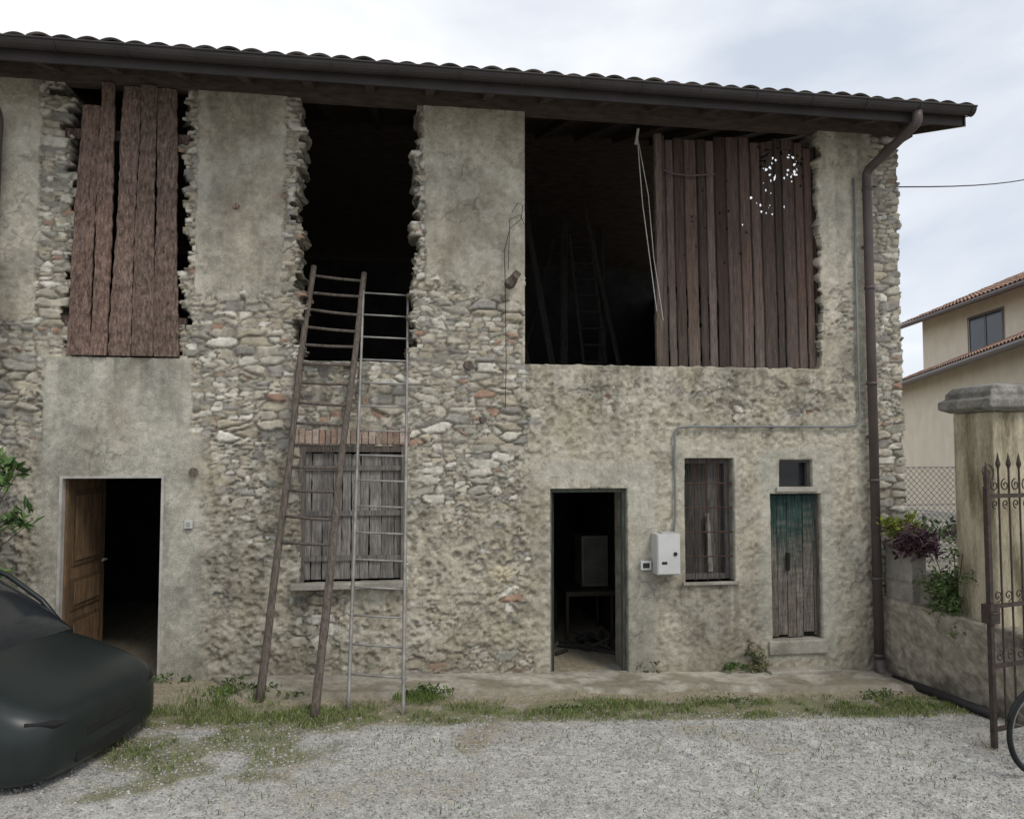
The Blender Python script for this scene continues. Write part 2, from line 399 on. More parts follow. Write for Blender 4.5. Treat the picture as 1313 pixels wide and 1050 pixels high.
g.obj("drain_hose",M_dark,None,smooth=True)

# ------------------------------------------------------------------ boards
def plank(g,xb0,xb1,xt0,xt1,z0,z1,y,th,seed,wob=.004,dz=.06,bark=0.,col=(1,1,1),colf=None):
    r=random.Random(seed); n=max(2,int((z1-z0)/dz)); R=[];cl=[]
    ph=[r.uniform(0,6) for _ in range(4)]
    for i in range(n+1):
        t=i/n; z=z0+(z1-z0)*t
        a=xb0+(xt0-xb0)*t+wob*(math.sin(z*3+ph[0])+r.uniform(-1,1)); b=xb1+(xt1-xb1)*t+wob*(math.sin(z*2.3+ph[1])+r.uniform(-1,1))
        w=b-a; bb=[bark*(.5+r.random()) for _ in range(3)]
        R.append([(a,y+th,z),(a,y,z),(a+.25*w,y-bb[0]*.7,z),(a+.5*w,y-bb[1],z),(a+.75*w,y-bb[2]*.7,z),(b,y,z),(b,y+th,z)])
        if colf: cl.append(colf(z,r))
    g.rings(R,cl if colf else col)
g=G()
BB=[(-3.22,-3.0,-3.13,-2.97,3.40,5.93),(-2.99,-2.83,-2.95,-2.82,3.40,6.17),(-2.82,-2.62,-2.74,-2.58,3.40,6.15),(-2.61,-2.41,-2.57,-2.42,3.40,6.17),(-2.40,-2.16,-2.41,-2.24,3.40,6.15)]
def barkc(s,wm):
    def f(z,r):
        q_=s*r.uniform(.85,1.15); return (q_,q_*wm,q_*wm*.98)
    return f
for i,b in enumerate(BB):
    plank(g,*b,-.0-.012*(i%2)-.05,.03,i+50,wob=.007,bark=.018,dz=.05,colf=barkc(.85+.35*random.random(),random.uniform(.93,1.08)))
g.box(-3.3,-2.1,-.01,.05,3.7,3.8,(.5,.5,.5)); g.box(-3.3,-2.1,-.01,.05,5.6,5.7,(.5,.5,.5))
g.obj("bark_board_screen",M_bark,barn)
ex=[2.935]
while ex[-1]<4.84: ex.append(ex[-1]+random.uniform(.095,.165))
ex[-1]=4.865; ex=np.array(ex)
sx=np.arange(2.935,4.87,.009); sz=np.arange(3.36,6.10,.0105)
AX,AZ=np.meshgrid(sx,sz)
def pid(Xa,Za):
    Xs=Xa+.012*(fbm(Za*1.7,Xa*0+np.floor(Xa/.3),203.)-.5)+.012*(Za-4.7)
    i=np.clip(np.searchsorted(ex,Xs)-1,0,len(ex)-2); d=np.minimum(Xs-ex[i],ex[i+1]-Xs); return i,d
pi_,pdist=pid(AX,AZ)
MX=(AX[:-1,:-1]+AX[1:,1:])/2; MZ=(AZ[:-1,:-1]+AZ[1:,1:])/2
ci,cdist=pid(MX,MZ)
kk=np.ones(MX.shape,bool)
kk&=~((cdist<.0055)&(fbm(MZ*1.3,ci*5.+0*MZ,207.)>.5)&(MZ<4.35))
kk&=~((cdist<.010)&(fbm(MZ*2.3,ci*9.+0*MZ,209.)>.66)&(MZ<4.3))
kk&=~(MZ>5.98+.1*h2(ci*1.,ci*0.,211.)); kk&=~(MZ<3.375+.03*h2(ci*1.,ci*0.,213.))
rh=random.Random(12)
holes=[]
for k in range(34):
    an=rh.uniform(0,6.28); holes.append((4.42+.22*math.cos(an)*rh.uniform(.85,1.1),5.78+.17*math.sin(an)*rh.uniform(.85,1.15),rh.uniform(.010,.019),rh.uniform(.010,.020)))
for k in range(38):
    hx=rh.uniform(4.15,4.72); hz=5.97-abs(rh.gauss(0,.22)); holes.append((hx,hz,rh.uniform(.009,.018),rh.uniform(.010,.020)))
for k in range(12):
    holes.append((rh.uniform(4.0,4.5),rh.uniform(5.1,5.6),rh.uniform(.008,.013),rh.uniform(.010,.018)))
for k in range(18): holes.append((rh.uniform(3.2,4.0),rh.uniform(4.5,5.9),rh.uniform(.007,.012),rh.uniform(.010,.02)))
for (hx,hz,r1,r2_) in holes: kk&=~((((MX-hx)/r1)**2+((MZ-hz)/r2_)**2)<1)
YY=.05+.014*h2(pi_*1.,pi_*0.,215.)+.004*(fbm(AX*60,AZ*1.5,217.)-.5)+.01*sst(.018,.0,pdist)
br=(.45+.7*h2(pi_*1.,pi_*0.,219.))*(.65+.65*fbm(AX*70,AZ*2.5,221.))
warm=h2(pi_*1.,pi_*0.,223.)[...,None]
cc=(np.array((.115,.073,.056))*(1-warm)+np.array((.125,.093,.078))*warm)*br[...,None]
wt=(1-sst(3.4,4.5,AZ))[...,None]*.4; cc=cc*(1-wt)+np.array((.18,.15,.13))*br[...,None]*wt
cc=cc*(1-.7*sst(.016,.004,pdist))[...,None]
I=np.arange(AX.size).reshape(AX.shape)
F=np.stack([I[:-1,:-1][kk],I[:-1,1:][kk],I[1:,1:][kk],I[1:,:-1][kk]],-1)
V_=np.stack([AX,YY,AZ],-1).reshape(-1,3);C_=cc.reshape(-1,3)
us=np.zeros(len(V_),bool);us[F.ravel()]=True;rm=np.cumsum(us)-1
po=npmesh("plank_screen",V_[us],rm[F],C_[us],M_planks,barn,smooth=False)
sm=po.modifiers.new("s",'SOLIDIFY'); sm.thickness=.012; sm.offset=-1
g=G()
g.box(2.92,4.9,.11,.18,3.9,4.0,(.1,.07,.06)); g.box(2.92,4.9,.11,.18,4.95,5.05,(.1,.07,.06))
plank(g,2.90,2.975,2.90,2.965,3.39,6.04,.02,.06,771,wob=.005,col=(.13,.10,.08))
g.tube([(3.0,.02,5.62),(3.1,.0,5.58),(3.3,.01,5.57),(3.6,.0,5.60)],.010,6,(.12,.1,.09))
g.obj("plank_screen_rails",M_planks,barn)
g=G()
D_=(.13,.125,.12)
for (xa,ya,xb,yb,zb,w) in ((1.75,1.6,1.35,2.2,5.7,.12),(2.05,1.5,1.75,2.2,5.9,.1),(2.2,1.7,2.35,2.3,5.7,.1),(2.7,1.6,2.9,2.4,5.6,.1),(1.6,1.9,2.2,2.3,5.4,.07),(2.95,1.5,2.6,2.2,5.9,.08)):
    g.tube([(xa,ya,3.33),(xb,yb,zb)],w*.5,6,sy=.4,col=D_)
for o_ in (2.45,2.75): g.tube([(o_,1.5,3.33),(o_-.1,2.0,5.4)],.02,6,col=D_)
for k in range(8): g.tube([(2.45-.0125*k,1.5+.0625*k,3.6+k*.23),(2.75-.0125*k,1.5+.0625*k,3.6+k*.23)],.012,5,col=D_)
g.obj("stored_timber",M_grey,None)
g=G(); g.tube([(2.66,-.06,5.98),(2.72,-.05,5.2),(2.88,-.03,4.0)],.005,5); g.tube([(2.66,-.05,6.0),(2.78,-.07,5.3),(2.84,-.06,4.6),(2.95,-.04,3.9)],.004,5)
g.tube([(2.64,-.07,5.86),(2.67,-.07,6.04)],.016,6)
g.obj("hanging_rope",M_frame,None)

# ------------------------------------------------------------------ left door
g=G()
for (x0,x1,z0,z1) in ((-3.24,-3.212,.12,2.205),(-2.293,-2.268,.12,2.205),(-3.212,-2.293,2.182,2.205)): g.box(x0,x1,-.052,.06,z0,z1)
g.obj("left_door_frame",M_frame,barn)
g=G(); M=Matrix.Translation((-3.205,.03,0))@Matrix.Rotation(math.radians(86),4,'Z')
g.box(0,.86,-.02,.02,.26,2.17,M=M)
for (z0,z1) in ((.38,.78),(.86,1.18),(1.3,2.05)):
    g.box(.1,.76,-.032,-.021,z0,z1,(.7,.7,.7),M=M)
    g.box(.15,.71,-.04,-.033,z0+.05,z1-.05,(1.1,1.1,1.1),M=M)
g.tube([M@Vector((.8,-.02,1.28)),M@Vector((.8,-.07,1.28)),M@Vector((.68,-.075,1.28))],.01,8,mi=1)
g.obj("left_door_leaf",[M_door,M_frame],barn,bevel=.003)
g=G(); g.box(-2.06,-1.985,-.075,-.04,1.68,1.76); g.box(-2.045,-2.005,-.082,-.076,1.70,1.745,(.6,.6,.6)); g.obj("junction_box",M_box,None,bevel=.004)

# ------------------------------------------------------------------ shuttered window
g=G(); x=-.93
i=0
while x<.11:
    w=min(random.uniform(.08,.13),.12-x); s=.75+.5*random.random()
    plank(g,x,x+w-.006,x,x+w-.006,1.13,2.44-random.random()*.04,.02+.01*(i%2),.022,i+200,wob=.004,bark=.003,colf=lambda z,r,s=s:(s*r.uniform(.85,1.12),)*3); x+=w;i+=1
for z in (1.32,1.78,2.25): g.box(-.92,.11,-.005,.012,z,z+.05,(.8,.8,.8))
g.box(-.96,-.9,-.03,.1,1.11,2.5,(.7,.66,.62)); g.box(.08,.13,-.03,.1,1.11,2.5,(.7,.66,.62)); g.box(-.9,.08,-.03,.1,2.44,2.5,(.5,.45,.42))
g.obj("window_shutters",M_grey,barn)
g=G(); g.box(-1.02,.16,-.16,.1,1.05,1.115); g.obj("window_sill",M_conc,barn,bevel=.01)
g=G(); x=-1.02
while x<.15:
    w=random.uniform(.055,.075); s=.75+.5*random.random(); k=random.random()
    g.box(x,x+w-.006,-.042-random.random()*.010,.05,2.52,2.52+random.uniform(.14,.19),(s*(1+.25*k),s*(.95+.5*k),s*(.9+.7*k))); x+=w
g.obj("brick_lintel",M_brick,barn,bevel=.008)
# ------------------------------------------------------------------ middle door
g=G(); 
for (x0,x1,z0,z1) in ((1.668,1.70,.0,2.04),(2.49,2.522,.0,2.04),(1.70,2.49,2.0,2.04)): g.box(x0,x1,.05,.13,z0,z1,(.5,.6,.56))
M=Matrix.Translation((1.71,.1,0))@Matrix.Rotation(math.radians(80),4,'Z'); g.box(0,.8,-.02,.02,.06,1.99,(.2,.25,.24),M=M)
g.obj("middle_door_leaf",M_grey,barn)
g=G(); g.box(1.6,2.6,-.12,.45,-.05,.035); g.obj("middle_door_threshold",M_conc,barn,bevel=.01)
g=G(); g.box(2.48,2.84,1.9,2.3,.65,1.32); g.box(2.51,2.81,1.885,1.9,.7,1.28,(.8,.8,.8)); g.box(2.2,2.85,1.6,2.4,.58,.64,(.35,.3,.25))
for (a_,b_) in ((2.22,1.62),(2.81,1.62),(2.22,2.35),(2.81,2.35)): g.box(a_-.02,a_+.02,b_-.02,b_+.02,-.1,.58,(.3,.25,.2))
g.obj("old_cabinet",M_white,None,bevel=.008)
g=G()
for k in range(22):
    a=random.uniform(1.8,2.7);b=random.uniform(.7,1.6); an=random.uniform(0,3.1); l=random.uniform(.1,.3)
    z=-.05+random.uniform(.0,.22); g.tube([(a-math.cos(an)*l,b-math.sin(an)*l,z),(a+math.cos(an)*l,b+math.sin(an)*l,z+random.uniform(-.08,.1))],random.uniform(.01,.04),6,col=(.2,.2,.19))
g.obj("firewood_pile",M_grey,None)

# ------------------------------------------------------------------ meter box etc
g=G(); g.box(2.79,3.05,-.22,-.03,1.13,1.56); g.box(2.80,3.04,-.232,-.222,1.14,1.55,(1.05,1.05,1.05))
g.tube([(2.99,-.232,1.35),(2.99,-.242,1.35)],.022,12,mi=1); g.box(2.84,2.9,-.2345,-.2325,1.24,1.27,(1,1,1),1)
g.box(2.86,2.98,-.18,-.06,1.56,1.575,(.8,.8,.8))
g.obj("electric_meter_box",[M_box,M_dark],None,bevel=.012)
g=G(); g.box(2.655,2.77,-.09,-.03,1.165,1.26); g.box(2.675,2.75,-.094,-.091,1.185,1.24,mi=1); g.obj("doorbell_panel",[M_box,M_dark],None,bevel=.006)
g=G(); g.tube(bend([(3.03,-.07,1.57),(3.055,-.07,1.7),(3.055,-.075,2.70),(3.2,-.075,2.72),(5.1,-.075,2.725),(5.27,-.075,2.75),(5.265,-.07,5.62)]),.013,8)
for x in (3.6,4.2,4.8): g.box(x,x+.02,-.095,-.03,2.70,2.74)
g.obj("cable_conduit",M_cond,None,smooth=True)
g=G()
g.tube([Vector((5.5,-.06,5.53)).lerp(Vector((17.5,8.,9.95)),i/16)-Vector((0,0,.35*math.sin(math.pi*i/16))) for i in range(17)],.009,5)
g.obj("overhead_cable",M_dark,None,smooth=True)
g=G()
pts=[(1.24,-.09,5.02),(1.30,-.1,5.12),(1.36,-.1,5.1),(1.34,-.09,4.95),(1.22,-.08,4.85),(1.16,-.08,4.6),(1.17,-.08,4.2),(1.18,-.08,3.4),(1.17,-.08,2.9)]
g.tube(pts,.004,5)
g.tube([(1.38,-.07,4.9),(1.33,-.09,5.0),(1.22,-.08,4.95),(1.2,-.09,4.4)],.004,5)
g.obj("loose_wires",M_dark,None)
g=G(); g.tube([(1.22,-.02,4.25),(1.24,-.12,4.27),(1.27,-.2,4.31)],[.06,.055,.035],8); g.tube([(1.19,-.14,4.22),(1.3,-.15,4.36)],[.05,.04],7)
g.tube([(.77,-.02,3.36),(.78,-.09,3.36)],.05,8); g.tube([(-2.0,-.02,2.24),(-1.98,-.1,2.24)],.045,8); g.tube([(-1.63,-.0,4.97),(-1.63,-.07,4.97)],[.05,.03],8,col=(2,1.8,1.6)); g.tube([(.93,-.0,2.78),(.94,-.08,2.78)],.035,8)
g.obj("timber_pegs",M_lad,None)

# narrow window
g=G()
for (x0,x1,z0,z1) in ((3.18,3.225,1.02,2.365),(3.70,3.75,1.02,2.365),(3.225,3.70,2.31,2.365),(3.225,3.70,1.02,1.08)): g.box(x0,x1,.10,.16,z0,z1,(.6,.6,.6))
x=3.225;i=0
while x<3.69:
    w=min(random.uniform(.09,.15),3.70-x); s=.22+.3*random.random(); plank(g,x,x+w-.004,x,x+w-.004,1.08,2.31,.15+.006*(i%2),.02,300+i,wob=.002,bark=.002,col=(s,s,s)); x+=w;i+=1
plank(g,3.50,3.56,3.47,3.52,1.1,1.75,.10,.015,333,wob=.006,col=(1.0,1.0,1.0))
g.obj("narrow_window_boards",M_grey,barn)
g=G()
for x in (3.32,3.46,3.60): g.tube([(x,.03,1.0),(x,.03,2.38)],.007,6)
for z in (1.28,1.55,1.82,2.09): g.tube([(3.16,.024,z),(3.77,.024,z)],.007,6)
g.obj("narrow_window_grille",M_rust,barn)
g=G(); g.box(3.14,3.80,-.075,.2,.985,1.015); g.obj("narrow_window_sill",M_conc,barn)
g=G()
for (x0,x1,z0,z1,s) in ((4.292,4.32,2.047,2.348,.25),(4.67,4.698,2.047,2.348,.25),(4.32,4.67,2.32,2.348,.25)): g.box(x0,x1,.03,.09,z0,z1,(s,s,s))
g.box(4.25,4.74,-.065,.1,1.995,2.043,(.85,.84,.8))
g.obj("little_window_frame",M_frame,barn)
g=G(); g.box(4.30,4.69,.12,.14,2.05,2.34); g.obj("little_window_pane",M_glass,barn)
# green door
g=G(); x=4.2;i=0
while x<4.77:
    w=min(random.uniform(.085,.13),4.78-x); ph=random.uniform(0,6); s=.8+.4*random.random()
    def cf(z,r,ph=ph,i=i,s=s):
        gm=max(0,min(1,(z-1.18+.22*math.sin(ph+z*2)+r.uniform(-.13,.13))/.5))*.93; q_=s*r.uniform(.85,1.12)
        return (q_*(1-gm)+.13*gm,q_*(1-gm)+.40*gm,q_*(1-gm)+.43*gm)
    zb=.36+max(0,random.gauss(0,.03))
    plank(g,x,x+w-.007,x,x+w-.007,zb,1.95,.055+.005*(i%2),.03,430+i,wob=.003,dz=.022,bark=.003,colf=cf)
    x+=w;i+=1
g.box(4.183,4.2,.02,.1,.35,1.965,(.8,.8,.8)); g.box(4.77,4.787,.02,.1,.35,1.965,(.8,.8,.8))
g.box(4.40,4.44,.03,.053,1.1,1.3,(.1,.1,.1))
g.box(4.2,4.77,.1,.11,.35,1.965,(.15,.15,.15))
g.obj("green_door",M_green,barn)
g=G(); g.box(4.13,4.83,-.07,.2,.19,.345); g.box(4.08,4.9,-.2,.05,-.1,.05); g.obj("green_door_step",M_conc,barn,bevel=.015)

# ------------------------------------------------------------------ ladders
def lad(name,bl,tl,br,tr,ts,rr,rg,m,wob,par):
    r=random.Random(len(name)); g=G()
    def P(a,b,t,w,ph): 
        p=Vector(a).lerp(Vector(b),t); p.x+=w*math.sin(t*5+ph)+w*.5*math.sin(t*13+ph*2); return p
    for (a,b,ph) in ((bl,tl,.5),(br,tr,2.2)):
        n=30; g.tube([P(a,b,i/n,wob,ph) for i in range(n+1)],[rr*(1.15-.3*i/n+ (r.uniform(-.08,.08) if wob else 0)) for i in range(n+1)],8,sy=par)
    for t in ts:
        a=P(bl,tl,t,wob,.5); b=P(br,tr,t+(r.uniform(-.004,.004) if wob else 0),wob,2.2); d=(b-a).normalized()*.03
        g.tube([a-d,(a+b)/2+Vector((0,0,-.006 if wob else 0)),b+d],rg,6)
    return g.obj(name,m,None,smooth=True)
lad("wooden_ladder",(-1.22,-.74,.13),(-.86,.2,4.43),(-.67,-1.21,.12),(-.34,.31,4.40),[.975,.93,.887,.842,.797,.75,.703,.655,.606,.556,.503,.45,.393,.335],.036,.016,M_lad,.012,.9)
lad("metal_ladder",(-.39,-.98,.10),(-.34,.22,4.18),(.10,-1.14,.08),(.14,.25,4.17),[.995-.0612*i for i in range(16)],.016,.010,M_alu,0,1.4)

# ------------------------------------------------------------------ ground
xs=np.concatenate([[-300,-150,-80,-40,-20,-12,-8,-6.5],np.arange(-5.2,8,.03),[9,11,15,22,40,80,150,300]])
ys=np.concatenate([[-300,-150,-60,-30,-16,-10,-7,-5.5],np.arange(-4.6,.4,.026),[.8,2,4,7,12,20,40,80,150,300]])
A,B=np.meshgrid(xs,ys)
base=gz(A)
n1=fbm(A*1.1,B*1.1,81.);n2=fbm(A*5,B*5,83.);n3=fbm(A*22,B*22,85.,3)
Zg=base+.03*(n1-.5)+.012*(n2-.5)+.010*(n3-.5)
gr=1-sst(.0,.35,np.abs(B+1.12-.12*(n1-.5)*2)-.12)
gr=np.maximum(gr*np.where(A>-2.6,1,0),0)
left=sst(.45,.7,fbm(A*1.6,B*1.6,88.)*.8+.35*np.exp(-(((A+1.4)/1.0)**2+((B+1.85)/.45)**2)))*(A<1.0)
grassf=np.clip(gr*sst(.25,.6,n2+.25*(n1))*1.1+left*(B<-1)*(A<0.2),0,1)
gc=np.array((.445,.435,.405))*(.78+.4*n2)[...,None]*(.70+.6*n3)[...,None]
dc=np.array((.30,.26,.19))*(.7+.6*n3)[...,None]
dirt=np.clip(gr*.9+.7*left+sst(.52,.7,n1)*.45+ (B>-.9)*.8,0,1)
dirt=sst(.2,.85,dirt+.6*(n3-.5)+.5*(n2-.5))
gcol=gc*(1-dirt)[...,None]+dc*dirt[...,None]
gg=sst(.4,.8,grassf)
gcol=gcol*(1-.55*gg)[...,None]+np.array((.13,.15,.06))*(.55*gg)[...,None]
I=np.arange(A.size).reshape(A.shape)
F=np.stack([I[:-1,:-1].ravel(),I[:-1,1:].ravel(),I[1:,1:].ravel(),I[1:,:-1].ravel()],-1)
M_gnd=mat("gravel_ground",(1.12,1.12,1.12),(.85,.85,.84),scale=20,bump=1,bdist=.012,fine=.5,bscale=70,rough=.95,spec=.15)
npmesh("ground",np.stack([A,B,Zg],-1).reshape(-1,3),F,gcol.reshape(-1,3),M_gnd)
xs=np.arange(-1.9,5.5,.03); ys=np.linspace(0,1,24)
A,Bt=np.meshgrid(xs,ys)
wdt=.62+.22*(fbm(A*1.3,A*0,91.)-.5)+.12*(fbm(A*6,A*0,92.)-.5)
wdt=wdt*sst(-1.9,-1.3,A)*1.0+.02
B=.02-wdt*Bt
n2=fbm(A*7,B*7,93.); n3=fbm(A*25,B*25,94.,3)
Z=gz(A)+.045+.012*(n2-.5)+.006*(n3-.5)-.07*sst(.93,1.0,Bt)
c=np.array((.42,.39,.325))*(.5+.85*fbm(A*2.5,B*4,95.))[...,None]*(.7+.6*n3)[...,None]
dd=sst(.42,.58,fbm(A*4,B*6,96.)+.3*(Bt-.6)); c=c*(1-.65*dd)[...,None]+np.array((.2,.175,.12))*(.65*dd)[...,None]
I=np.arange(A.size).reshape(A.shape)
F=np.stack([I[:-1,:-1].ravel(),I[:-1,1:].ravel(),I[1:,1:].ravel(),I[1:,:-1].ravel()],-1)
npmesh("pavement",np.stack([A,B,Z],-1).reshape(-1,3),F,c.reshape(-1,3),M_wall)
# loose gravel stones
N=42000
px=rng.uniform(-3.6,5.6,N); py=-1.2-3.0*rng.random(N)**.9
okk=(rng.random(N)<.45+.8*(fbm(px*1.5,py*1.5,99.)))
px=px[okk];py=py[okk];N=len(px)
r=.004+.009*rng.random(N)**2
oc=np.array([(1,0,0),(-1,0,0),(0,1,0),(0,-1,0),(0,0,.7),(0,0,-.7)],float)
of=np.array([(0,2,4),(2,1,4),(1,3,4),(3,0,4),(2,0,5),(1,2,5),(3,1,5),(0,3,5)])
ang=rng.uniform(0,6.28,N); P=oc[None]*(.7+.6*rng.random((N,6,1)))
ca,sa=np.cos(ang)[:,None],np.sin(ang)[:,None]
Q=np.stack([P[...,0]*ca-P[...,1]*sa,P[...,0]*sa+P[...,1]*ca,P[...,2]],-1)*r[:,None,None]
Zp=gz(px)+.03*(fbm(px*1.1,py*1.1,81.)-.5)+.012*(fbm(px*5,py*5,83.)-.5)+.003
Q+=np.stack([px,py,Zp],-1)[:,None]
cc=np.repeat((np.array((.44,.43,.40))[None]*(.45+.8*rng.random((N,1)))),6,0)
npmesh("gravel",Q.reshape(-1,3),(of[None]+6*np.arange(N)[:,None,None]).reshape(-1,3),cc,M_wall,smooth=False)
# grass
def grass(name,px,py,hmin,hmax,cols,zoff=0):
    N=len(px); h=rng.uniform(hmin,hmax,N); an=rng.uniform(0,6.28,N); w=rng.uniform(.002,.0045,N)
    ld=rng.uniform(0,6.28,N); la=h*rng.uniform(.1,.9,N)
    z=gz(px)+zoff; P0=np.stack([px-w*np.cos(an),py-w*np.sin(an),z],-1);P1=np.stack([px+w*np.cos(an),py+w*np.sin(an),z],-1)
    md=np.stack([px+la*.35*np.cos(ld),py+la*.35*np.sin(ld),z+h*.6],-1)
    tp=np.stack([px+la*np.cos(ld),py+la*np.sin(ld),z+h],-1); d=np.stack([w*np.cos(an),w*np.sin(an),w*0],-1)*.8
    V=np.stack([P0,P1,md+d,md-d,tp],1).reshape(-1,3)
    b=5*np.arange(N)[:,None]
    F=np.vstack([b+np.array([0,1,2]),b+np.array([0,2,3]),b+np.array([3,2,4])])
    c=np.array(cols)[rng.integers(0,len(cols),N)]*(.6+.8*rng.random((N,1)))
    npmesh(name,V,F,np.repeat(c,5,0),M_leaf,smooth=False)
def field(N,xr,yr,fn):
    px=rng.uniform(*xr,N);py=rng.uniform(*yr,N); k=rng.random(N)<fn(px,py); return px[k],py[k]
gcols=[(.13,.19,.045),(.17,.23,.06),(.10,.15,.035),(.2,.24,.09),(.30,.27,.15)]
a1=field(60000,(-2.2,5.5),(-1.65,-.55),lambda x,y:(1-sst(.0,.3,np.abs(y+1.12-.24*(fbm(x*1.1,y*1.1,81.)-.5))-.12))*sst(.38,.6,fbm(x*3,y*5,101.))*1.0)
a2=field(30000,(-3.0,0.4),(-2.6,-1.2),lambda x,y:sst(.55,.8,fbm(x*1.6,y*1.6,88.)*.8+.35*np.exp(-(((x+1.4)/1.0)**2+((y+1.85)/.45)**2)))*sst(.4,.65,fbm(x*6,y*6,103.))*.6)
a3=field(7000,(-2.0,-1.0),(-1.2,-.3),lambda x,y:np.exp(-(((x+1.45)/.33)**2+((y+.65)/.25)**2))*sst(.35,.6,fbm(x*9,y*9,105.)))
a4=field(2500,(0,.6),(-.9,-.5),lambda x,y:np.exp(-(((x-.25)/.2)**2+((y+.72)/.12)**2)))
a5=field(6000,(-2,5.3),(-.75,-.02),lambda x,y:sst(.62,.8,fbm(x*4,y*4,107.))*.6)
a6=field(9000,(-1.5,5.0),(-3.2,-1.5),lambda x,y:sst(.5,.8,fbm(x*2.2,y*2.2,109.))*.4+.02)
px=np.concatenate([a1[0],a2[0],a5[0],a6[0]]);py=np.concatenate([a1[1],a2[1],a5[1],a6[1]])
grass("grass",px,py,.012,.045,gcols,.005)
grass("weeds",np.concatenate([a3[0],a4[0]]),np.concatenate([a3[1],a4[1]]),.02,.085,gcols[:3],.01)
def foliage(g,c,rad,n,size,cols,droop=0.,seed=1,lw=.45):
    r=random.Random(seed)
    cl=[(Vector((r.gauss(0,.5),r.gauss(0,.5),r.gauss(0,.5))),r.uniform(.5,1.15)) for _ in range(max(3,n//28))]
    for i in range(n):
        q,br=cl[i%len(cl)]
        p=Vector(((q.x+r.gauss(0,.2))*rad[0],(q.y+r.gauss(0,.2))*rad[1],(q.z+r.gauss(0,.2))*rad[2]))+Vector(c)
        d=Vector((r.uniform(-1,1),r.uniform(-1,1),r.uniform(-.5,1)-droop)).normalized(); s=d.cross(Vector((r.uniform(-1,1),r.uniform(-1,1),r.uniform(-1,1)))).normalized()
        l=size*r.uniform(.6,1.3); k=r.choice(cols); b=br*r.uniform(.7,1.3)
        nn=d.cross(s)*l*.12
        g.add([p,p+d*l*.5+s*l*lw*.5+nn,p+d*l,p+d*l*.5-s*l*lw*.5+nn,p+d*l*.5],[(0,1,4),(1,2,4),(2,3,4),(3,0,4)],(k[0]*b,k[1]*b,k[2]*b))
GR=[(.09,.15,.04),(.13,.2,.055),(.07,.12,.035)]
g=G(); foliage(g,(3.95,-.08,.16),(.13,.05,.16),260,.05,[(.14,.18,.06),(.2,.2,.1),(.24,.2,.13)],seed=4); foliage(g,(3.72,-.1,.08),(.1,.06,.06),120,.045,GR,seed=5)
g.obj("wall_weeds",M_leaf,None)
g=G(); foliage(g,(2.75,-.1,.1),(.12,.05,.06),120,.035,[(.14,.16,.07),(.2,.18,.11)],seed=14); g.obj("wall_weeds",M_leaf,None)
g=G(); foliage(g,(-1.45,-.45,.17),(.4,.12,.08),420,.05,GR,seed=15); foliage(g,(.3,-.66,.14),(.22,.08,.06),260,.045,GR,seed=16); foliage(g,(-2.1,-.1,.2),(.2,.06,.06),120,.04,GR,seed=17)
foliage(g,(3.2,-1.0,.02),(.5,.1,.03),200,.035,GR,seed=18); foliage(g,(1.6,-1.1,.07),(.5,.1,.03),160,.035,GR,seed=19); foliage(g,(4.9,-.9,-.03),(.35,.12,.04),180,.04,GR,seed=21)
g.obj("broadleaf_weeds",M_leaf,None)

g=G(); r=random.Random(3)
for k in range(15):
    ex_=r.uniform(-4.3,-3.32);ez=r.uniform(1.3,2.35); ey=-.5+r.uniform(-.25,.2)
    g.tube([(-4.05,-.45,.2),(-4.0+r.uniform(-.1,.1),-.5,1.0),((ex_-4)/2-.05,ey,(ez+1.1)/2),(ex_,ey,ez)],[.018,.012,.008,.003],5,(.12,.09,.06))
    foliage(g,(ex_-.05,ey,ez-.03),(.13,.1,.11),30,.125,[(.14,.23,.07),(.09,.16,.05)],seed=20+k,lw=.4)
foliage(g,(-4.2,-.5,1.7),(.3,.2,.4),260,.1,GR,seed=60)
g.obj("leafy_shrub",M_leaf,None)

